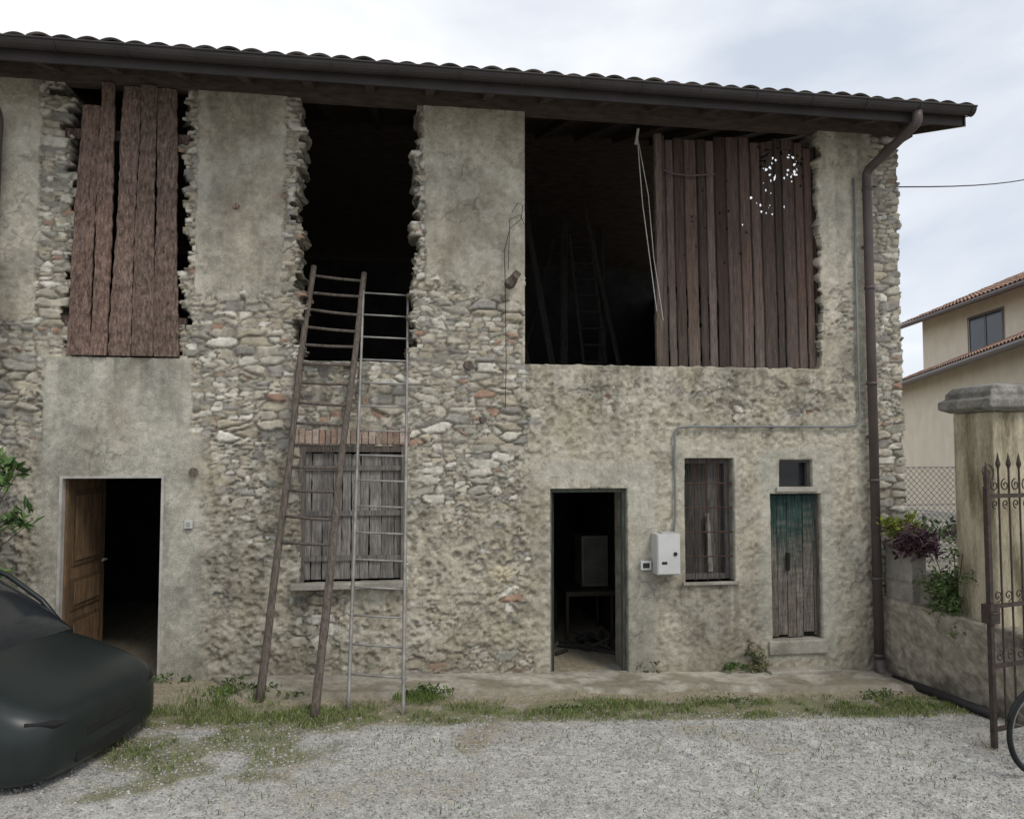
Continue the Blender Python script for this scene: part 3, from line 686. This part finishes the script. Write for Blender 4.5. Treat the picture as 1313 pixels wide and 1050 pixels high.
# ------------------------------------------------------------------ right side walls
def wallstrip(name,pa,pb,th,z0,z1a,z1b,m,parent=None,res=.03,amp=.02,colf=None):
    pa=np.array(pa,float);pb=np.array(pb,float);L=np.linalg.norm(pb-pa);d=(pb-pa)/L;nrm=np.array((d[1],-d[0]))*-1
    nh=int((max(z1a,z1b)-z0)/res)
    nl=int(L/res)+1; s=np.linspace(0,L,nl); rows=[];cols=[]
    for j in range(nh+1):
        t=j/nh; z=z0+(z1a+(z1b-z1a)*s/L-z0)*t
        o=amp*(fbm(s*9,z*9,111.)-.5)*2+amp*.9*(fbm(s*30,z*30,113.,2)-.5)
        rows.append(np.stack([pa[0]+d[0]*s+nrm[0]*o,pa[1]+d[1]*s+nrm[1]*o,z],-1)); cols.append(colf(s,z))
    for j in range(1,7):
        t=j/6; ztop=z1a+(z1b-z1a)*s/L+.01*(fbm(s*9,s*0+t*4,115.)-.5)
        rows.append(np.stack([pa[0]+d[0]*s-nrm[0]*th*t,pa[1]+d[1]*s-nrm[1]*th*t,ztop],-1)); cols.append(colf(s,ztop+t*.3))
    rows.append(np.stack([pa[0]+d[0]*s-nrm[0]*th,pa[1]+d[1]*s-nrm[1]*th,z0+0*s],-1)); cols.append(colf(s,z0+0*s))
    V=np.vstack(rows);k=len(rows);I=np.arange(nl*k).reshape(k,nl)
    F=np.stack([I[:-1,:-1].ravel(),I[:-1,1:].ravel(),I[1:,1:].ravel(),I[1:,:-1].ravel()],-1)
    o=npmesh(name,V,F,np.vstack(cols),m,parent)
    e1=[int(i) for i in I[:,0]]; e2=[int(i) for i in I[:,-1]]
    g=G(); g.add([V[i] for i in e1],[tuple(range(k))]); g.add([V[i] for i in e2],[tuple(range(k))[::-1]])
    c0=np.vstack(cols)[I[k//2,0]]; g.c=[tuple(c0)]*len(g.c); g.obj(name+"_ends",m,parent or o)
    return o
def cst(s,z): 
    n=fbm(s*4,z*4,121.);n2=fbm(s*30,z*30,123.,3); k=sst(.45,.7,n); p=sst(.5,.7,fbm(s*18,z*18,125.,3))
    return np.array((.36,.32,.255))*((1-.45*k)*(.5+1.0*n2)*(1-.3*p))[:,None]
def cbl(s,z):
    n=fbm(s*3,z*3,131.);n2=fbm(s*25,z*25,133.,3); j=(np.abs(fr(z/.2)-.5)>.46)
    return np.array((.40,.37,.31))*((.6+.6*n)*(.75+.5*n2)*(1-.25*j))[:,None]
gw=empty("garden_wall")
wallstrip("rendered_wall",(5.82,-1.95),(5.50,-.05),.28,-.3,.74,.8,M_wall,gw,colf=cst,amp=.022)
wallstrip("block_wall",(5.63,-.42),(5.56,-.06),.2,.78,1.38,1.38,M_wall,gw,colf=cbl,amp=.004)
g=G(); g.box(5.72,12,-.80,14,-.3,1.10); g.box(5.95,12,-1.3,-.80,-.3,.7); g.obj("garden_terrace",M_conc,None)
g=G()
R=[]
for z in [.72,1.2,1.8,2.4,2.84]:
    R.append([(5.80,-1.45,z),(6.42,-1.45,z),(6.42,-.9,z),(5.80,-.9,z)])
g.rings(R)
def capring(e,z): return [(5.80-e,-1.45-e,z),(6.42+e,-1.45-e,z),(6.42+e,-.9+e,z),(5.80-e,-.9+e,z)]
g2=G(); g2.rings([capring(*p) for p in ((.02,2.842),(.10,2.88),(.10,2.96),(.05,2.99),(.05,3.04),(.0,3.10),(-.2,3.14))])
pl=g.obj("gate_pillar",M_post,None,bevel=.015); g2.obj("pillar_cap",M_cap,pl,bevel=.012)
# chain link fence
g=G(); x0,x1,yf,z0,z1=5.92,9.5,.35,1.1,2.26
for x in (6.0,7.7,9.4): g.tube([(x,yf,1.0),(x,yf,2.32)],.022,8)
for z in (1.3,1.8,2.25): g.tube([(x0,yf,z),(x1,yf,z)],.004,4)
H_=z1-z0; p_=.075; k=-int(H_/p_)
while x0+k*p_<x1:
    for sg in (1,-1):
        a=x0+k*p_; b=a+H_
        (ax,az),(bx2,bz)=((a,z0),(b,z1)) if sg>0 else ((a,z1),(b,z0))
        t0=max(0,(x0-ax)/H_);t1=min(1,(x1-ax)/H_)
        if t1>t0: g.tube([(ax+H_*t0,yf+.003*sg,az+(bz-az)*t0),(ax+H_*t1,yf+.003*sg,az+(bz-az)*t1)],.0035,3,caps=False)
    k+=1
g.obj("chain_link_fence",M_wire,None)
g=G(); foliage(g,(5.74,-.42,1.42),(.30,.22,.13),700,.10,[(.12,.06,.075),(.09,.045,.06),(.16,.095,.10)],seed=31,lw=.35)
g.obj("purple_leaved_plant",M_leaf,None)
g=G(); foliage(g,(5.64,-.24,1.60),(.17,.10,.12),520,.06,[(.42,.46,.07),(.34,.40,.06),(.24,.31,.07)],seed=32); g.obj("yellow_green_shrub",M_leaf,None)
g=G(); foliage(g,(5.78,-.88,1.05),(.24,.22,.34),1200,.06,GR+[(.17,.21,.08)],droop=.2,seed=33)
for k in range(8): g.tube([(5.85,-.8,.75),(5.8+random.uniform(-.2,.2),-.85+random.uniform(-.2,.2),1.4)],.005,4,(.1,.08,.05))
g.obj("green_shrub",M_leaf,None)
g=G(); foliage(g,(8.5,3.,1.15),(2.4,1.0,.2),1200,.12,GR,seed=38)
g.obj("garden_hedge",M_leaf,None)

# ------------------------------------------------------------------ wrought iron gate
g=G(); MG=Matrix.Translation((5.0,-2.3,0))@Matrix.Rotation(math.radians(14),4,'Z')
def T(u,z,o=0): return MG@Vector((u,o,z))
g.box(-.02,.02,-.02,.02,-.03,2.15,M=MG); g.box(1.48,1.52,-.02,.02,-.03,2.15,M=MG)
for z in (.1,.62,1.12,2.05): g.box(.02,1.48,-.012,.012,z,z+.035,M=MG)
for k in range(1,11):
    u=.02+k*.133; g.tube([T(u,.11),T(u,2.3)],.009,6); g.tube([T(u,2.3),T(u,2.34),T(u,2.44)],[.009,.022,.001],6)
def spiral(cu,cz,r0,turn,flip,st=0):
    pts=[]
    for i in range(22):
        t=i/21; a=st+flip*t*turn*2*math.pi; rr=r0*(1-.8*t); pts.append(T(cu+rr*math.cos(a),cz+rr*math.sin(a),-.012))
    g.tube(pts,.006,5)
for k in range(0,11):
    u=.085+k*.133
    spiral(u,2.16,.055,1.3,1,math.pi*.5); spiral(u,2.0,.04,1.2,-1,-math.pi*.5); spiral(u,1.22,.05,1.3,1,-math.pi/2); spiral(u,.72,.05,1.3,-1,math.pi/2)
spiral(.0,2.27,.09,1.5,1,-math.pi/2)
g.tube([T(0,2.15),T(0,2.22),T(0,2.36)],[.02,.026,.002],6)
g.box(-.05,.06,-.045,.045,1.0,1.16,M=MG)
g.tube([T(-.01,1.1,-.04),T(-.01,1.1,-.09),T(-.1,1.1,-.09)],.009,6)
g.obj("wrought_iron_gate",M_iron,None)
# bicycle
bk=empty("bicycle"); g=G(); MBk=Matrix.Translation((4.98,-2.82,-.06))@Matrix.Rotation(math.radians(8),4,'Z')
def TB(u,z,o=0): return MBk@Vector((u,o,z))
g1=G();g3=G()
for cu in (.0,1.04):
    ring=[TB(cu+.325*math.cos(a),.345+.325*math.sin(a)) for a in [2*math.pi*i/40 for i in range(41)]]
    g1.tube(ring,.02,8,caps=False)
    g3.tube([TB(cu+.298*math.cos(a),.345+.298*math.sin(a)) for a in [2*math.pi*i/40 for i in range(41)]],.009,6,caps=False)
    for i in range(20):
        a=2*math.pi*i/20; g3.tube([TB(cu,.345,.02*(-1)**i),TB(cu+.295*math.cos(a),.345+.295*math.sin(a))],.0018,3,caps=False)
    g3.tube([TB(cu,.345,-.05),TB(cu,.345,.05)],.02,8)
    g1.tube([TB(cu+.35*math.cos(a),.345+.35*math.sin(a)) for a in [math.pi*(.1+.8*i/16) for i in range(17)]],.014,6)
for pth,r_ in (([(0,.345),(.42,.3)],.011),([(0,.345),(.3,.82)],.009),([(.42,.3),(.27,.92)],.016),([(.42,.3),(.86,.78)],.018),([(.32,.75),(.84,.88)],.016),([(.82,.98),(.9,.7),(1.04,.345)],.014)):
    g.tube([TB(*p) for p in pth],r_,8)
g.tube([TB(.82,1.0,-.28),TB(.86,1.02,-.15),TB(.84,1.0,0),TB(.86,1.02,.15),TB(.82,1.0,.28)],.012,8)
g.tube([TB(.14,.94),TB(.24,.96),TB(.38,.94)],[.07,.06,.02],8,sy=.5)
g.tube([TB(.42,.3,-.02),TB(.42,.3,.02)],.09,16); g.tube([TB(.42,.3,-.05),TB(.46,.14,-.06)],.01,6); g.tube([TB(.42,.3,.05),TB(.38,.46,.06)],.01,6)
g.obj("bicycle_frame",M_rust,bk,smooth=True); g1.obj("tyres_and_guards",M_rub,bk,smooth=True); g3.obj("wheel_rims",M_cond,bk)

# ------------------------------------------------------------------ car
car=empty("parked_car"); MC=Matrix.Translation((-2.06,-1.98,.05))@Matrix.Rotation(math.radians(-14),4,'Z')@Matrix.Diagonal((1,1,1.04,1))
def carring(x,w,zb,zt,crown):
    H_=zt-zb
    prof=[(0,zb),(.6*w,zb),(.90*w,zb+.03),(.985*w,zb+.12*H_),(1.0*w,zb+.38*H_),(.995*w,zb+.60*H_),(.965*w,zb+.76*H_),(.90*w,zb+.87*H_),(.78*w,zb+.94*H_),(.5*w,zt-.25*crown),(0,zt)]
    pts=[(yy,zz) for yy,zz in prof]+[(-yy,zz) for yy,zz in prof[-2:0:-1]]
    return [MC@Vector((x,a,b)) for a,b in pts]
g=G()
ST=[(0,.34,.30,.50,.02),(-.012,.52,.22,.57,.02),(-.05,.66,.18,.62,.02),(-.13,.76,.16,.67,.03),(-.26,.82,.15,.73,.03),(-.5,.85,.15,.81,.03),(-.8,.86,.15,.90,.03),(-1.2,.87,.15,.98,.02),(-2.2,.88,.15,1.0,.02),(-3.2,.87,.17,1.0,.02),(-3.7,.83,.2,.97,.02),(-3.88,.7,.32,.85,.02)]
g.rings([carring(*s) for s in ST])
bo=g.obj("body",M_paint,car,smooth=True); sb=bo.modifiers.new("s",'SUBSURF'); sb.levels=2; sb.render_levels=2
def ringc(x,w,zb,zt,n=32,p=3.2):
    out=[]
    for i in range(n):
        a=2*math.pi*i/n; ca,sa=math.cos(a),math.sin(a)
        yy=w*math.copysign(abs(ca)**(2/p),ca); zz=(zb+zt)/2+(zt-zb)/2*math.copysign(abs(sa)**(2/p),sa)
        out.append(MC@Vector((x,yy,zz)))
    return out
g=G()
ST=[(-.80,.68,.80,.90),(-1.05,.72,.80,1.10),(-1.4,.70,.80,1.33),(-1.75,.67,.8,1.46),(-2.4,.65,.8,1.50),(-3.1,.64,.8,1.44),(-3.5,.62,.8,1.2),(-3.75,.58,.8,.98)]
g.rings([ringc(*s) for s in ST]); g.obj("cabin_glass",M_glass,car,smooth=True)
g=G()
ST=[(-1.65,.60,1.38,1.475),(-1.9,.60,1.38,1.51),(-2.4,.60,1.38,1.525),(-3.1,.58,1.38,1.47)]
g.rings([ringc(*s) for s in ST])
for s in (-1,1): g.tube([MC@Vector((-.86,.66*s,.87)),MC@Vector((-1.1,.69*s,1.09)),MC@Vector((-1.4,.67*s,1.29)),MC@Vector((-1.75,.64*s,1.42))],.022,8)
g.obj("roof_panel",M_paint,car,smooth=True)
g=G()
for (cxx,s) in ((-.78,1),(-.78,-1),(-3.1,1),(-3.1,-1)):
    yy=.82*s; g.tube([MC@Vector((cxx,yy-.1,.32)),MC@Vector((cxx,yy+.09,.32))],.30,28); g.tube([MC@Vector((cxx,yy+.09*s,.32)),MC@Vector((cxx,yy+.098*s,.32))],.2,16,mi=1)
g.obj("wheels",[M_rub,M_cond],car)
g=G()
g.box(-.02,.004,-.30,.30,.38,.45,M=MC); g.box(-.03,.0,-.40,.40,.235,.31,M=MC)
for s in (-1,1):
    g.tube([MC@Vector((-.045,.46*s,.525)),MC@Vector((-.07,.58*s,.54)),MC@Vector((-.17,.72*s,.575))],[.03,.045,.02],10,mi=0,sy=.7)
g.obj("trim",[M_rub,M_glass],car,bevel=.01)

# ------------------------------------------------------------------ neighbour house
house=empty("neighbour_house")
def hbox(name,P,d,back,ext,w,z0,z1,over,slope,rw):
    d=Vector((d[0],d[1])).normalized(); r=Vector((d.y,-d.x)); P=Vector(P)
    a=P-d*back; b=P+d*ext
    def Q(s,t,z): p=a+d*s+r*t; return (p.x,p.y,z)
    L=(b-a).length
    g=G(); g.add([Q(0,0,z0),Q(L,0,z0),Q(L,w,z0),Q(0,w,z0),Q(0,0,z1),Q(L,0,z1),Q(L,w,z1),Q(0,w,z1)],[(0,1,5,4),(1,2,6,5),(2,3,7,6),(3,0,4,7),(4,5,6,7)])
    g.add([Q(0,0,z1),Q(0,w,z1),Q(0,w/2,z1+slope*w/2)],[(0,1,2)]); g.add([Q(L,0,z1),Q(L,w,z1),Q(L,w/2,z1+slope*w/2)],[(0,2,1)])
    g.obj(name+"_walls",M_cream,house)
    g=G(); nseg=int((L+2*over)/.24)
    ridge=z1+slope*(rw)
    for i in range(nseg):
        s0=-over+i*.24
        nr=10
        for rr in range(nr):
            s=random.uniform(.75,1.25); t0=-over+(rw+over)*rr/nr; t1=-over+(rw+over)*(rr+1)/nr
            pts0=[];pts1=[]
            for k in range(5):
                s1=s0+.24*k/4; hh=.06*math.sin(math.pi*k/4)
                pts0.append(Q(s1,t0,z1+.15+slope*t0+hh)); pts1.append(Q(s1,t1,z1+.12+slope*t1+hh))
            g.add(pts0+pts1,[(k,k+1,k+6,k+5) for k in range(4)],(s,s*.95,s*.9))
    g.obj(name+"_roof_tiles",M_rtile,house)
    g=G(); zz=z1-slope*over
    g.add([Q(-over,-over,zz),Q(L+over,-over,zz),Q(L+over,rw,ridge),Q(-over,rw,ridge),Q(-over,-over,zz+.1),Q(L+over,-over,zz+.1),Q(L+over,rw,ridge+.1),Q(-over,rw,ridge+.1)],[(0,1,2,3),(0,4,5,1),(1,5,6,2),(3,7,4,0),(4,5,6,7),(2,6,7,3)])
    g.tube([Q(-over,-over-.08,zz+.02),Q(L+over,-over-.08,zz+.02)],.09,8)
    g.obj(name+"_eaves",M_pipe,house)
    return Q
Q=hbox("upper",(19.0,12.9),(1.7,8),7,6.4,8,0,7.55,.8,.42,4.0)
g=G()
for (s0,s1) in ((7+.9,7+2.9),(7-4,7-2)):
    def q(s,t,z): return Q(s,t,z)
    g.add([q(s0,-.02,5.75),q(s1,-.02,5.75),q(s1,-.02,6.95),q(s0,-.02,6.95)],[(0,1,2,3)],mi=0)
    for (a_,b_,c_,d_) in ((s0-.08,s0,5.7,7.0),(s1,s1+.08,5.7,7.0),((s0+s1)/2-.03,(s0+s1)/2+.03,5.75,6.95)):
        g.add([q(a_,-.05,c_),q(b_,-.05,c_),q(b_,-.05,d_),q(a_,-.05,d_)],[(0,1,2,3)],mi=1)
    for z in (5.68,6.95): g.add([q(s0-.08,-.055,z),q(s1+.08,-.055,z),q(s1+.08,-.055,z+.07),q(s0-.08,-.055,z+.07)],[(0,1,2,3)],mi=1)
    g.add([q(s0-.15,-.15,5.62),q(s1+.15,-.15,5.62),q(s1+.15,-.0,5.62),q(s0-.15,0,5.62),q(s0-.15,-.15,5.68),q(s1+.15,-.15,5.68),q(s1+.15,0,5.68),q(s0-.15,0,5.68)],[(0,1,5,4),(4,5,6,7),(3,2,1,0)],mi=2)
g.obj("upper_windows",[M_glass,M_pipe,M_conc],house)
Q2=hbox("lower",(14.3,6.8),(4.2,9.9),5,17.5,4.0,0,5.05,.6,.42,3.6)
g=G()
g.add([Q2(6.5,-.02,2.2),Q2(7.8,-.02,2.2),Q2(7.8,-.02,3.7),Q2(6.5,-.02,3.7)],[(0,1,2,3)]); g.obj("lower_window",M_glass,house)

# ------------------------------------------------------------------ world, sun, camera
w=bpy.data.worlds.new("World"); scene.world=w; w.use_nodes=True; nt=w.node_tree; N=nt.nodes; L=nt.links
for n in list(N): N.remove(n)
sky=N.new("ShaderNodeTexSky"); sky.sky_type='NISHITA'; sky.sun_disc=False; sky.sun_elevation=math.radians(52); sky.sun_rotation=math.radians(150)
b1=N.new("ShaderNodeBackground"); b1.inputs[1].default_value=.12; L.new(sky.outputs[0],b1.inputs[0])
tc=N.new("ShaderNodeTexCoord"); mp=N.new("ShaderNodeMapping"); mp.inputs["Scale"].default_value=(1,1,2.4); mp.inputs["Location"].default_value=(.85,.3,.4)
L.new(tc.outputs["Generated"],mp.inputs[0])
ns=N.new("ShaderNodeTexNoise"); ns.inputs["Scale"].default_value=1.9; ns.inputs["Detail"].default_value=6; ns.inputs["Roughness"].default_value=.5; ns.inputs["Distortion"].default_value=.3
L.new(mp.outputs[0],ns.inputs["Vector"])
rp=N.new("ShaderNodeValToRGB"); rp.color_ramp.elements[0].position=.36; rp.color_ramp.elements[0].color=(.57,.625,.71,1); rp.color_ramp.elements[1].position=.62; rp.color_ramp.elements[1].color=(.95,.96,.98,1)
L.new(ns.outputs["Fac"],rp.inputs[0])
b2=N.new("ShaderNodeBackground"); b2.inputs[1].default_value=1.2; L.new(rp.outputs[0],b2.inputs[0])
mxs=N.new("ShaderNodeMixShader"); mxs.inputs[0].default_value=.9; L.new(b1.outputs[0],mxs.inputs[1]); L.new(b2.outputs[0],mxs.inputs[2])
ow=N.new("ShaderNodeOutputWorld"); L.new(mxs.outputs[0],ow.inputs[0])
sd=bpy.data.lights.new("sun",'SUN'); sd.energy=1.5; sd.angle=math.radians(18); sd.color=(1,.95,.88)
so=bpy.data.objects.new("sun",sd); COL.objects.link(so)
dirv=Vector((math.sin(math.radians(150))*math.cos(math.radians(52)),math.cos(math.radians(150))*math.cos(math.radians(52)),math.sin(math.radians(52))))
so.rotation_euler=dirv.to_track_quat('Z','Y').to_euler()
cd=bpy.data.cameras.new("camera"); cam=bpy.data.objects.new("camera",cd); COL.objects.link(cam)
cd.sensor_width=36; cd.lens=27.42; cd.clip_end=2000; cd.clip_start=.05
th=math.radians(8.6); ph=math.radians(2.98)
cam.location=(0,-8.3,2.46)
cam.rotation_euler=(math.radians(90)+ph,0,-th)
scene.camera=cam
scene.view_settings.view_transform='Standard'; scene.view_settings.look='None'; scene.view_settings.exposure=0
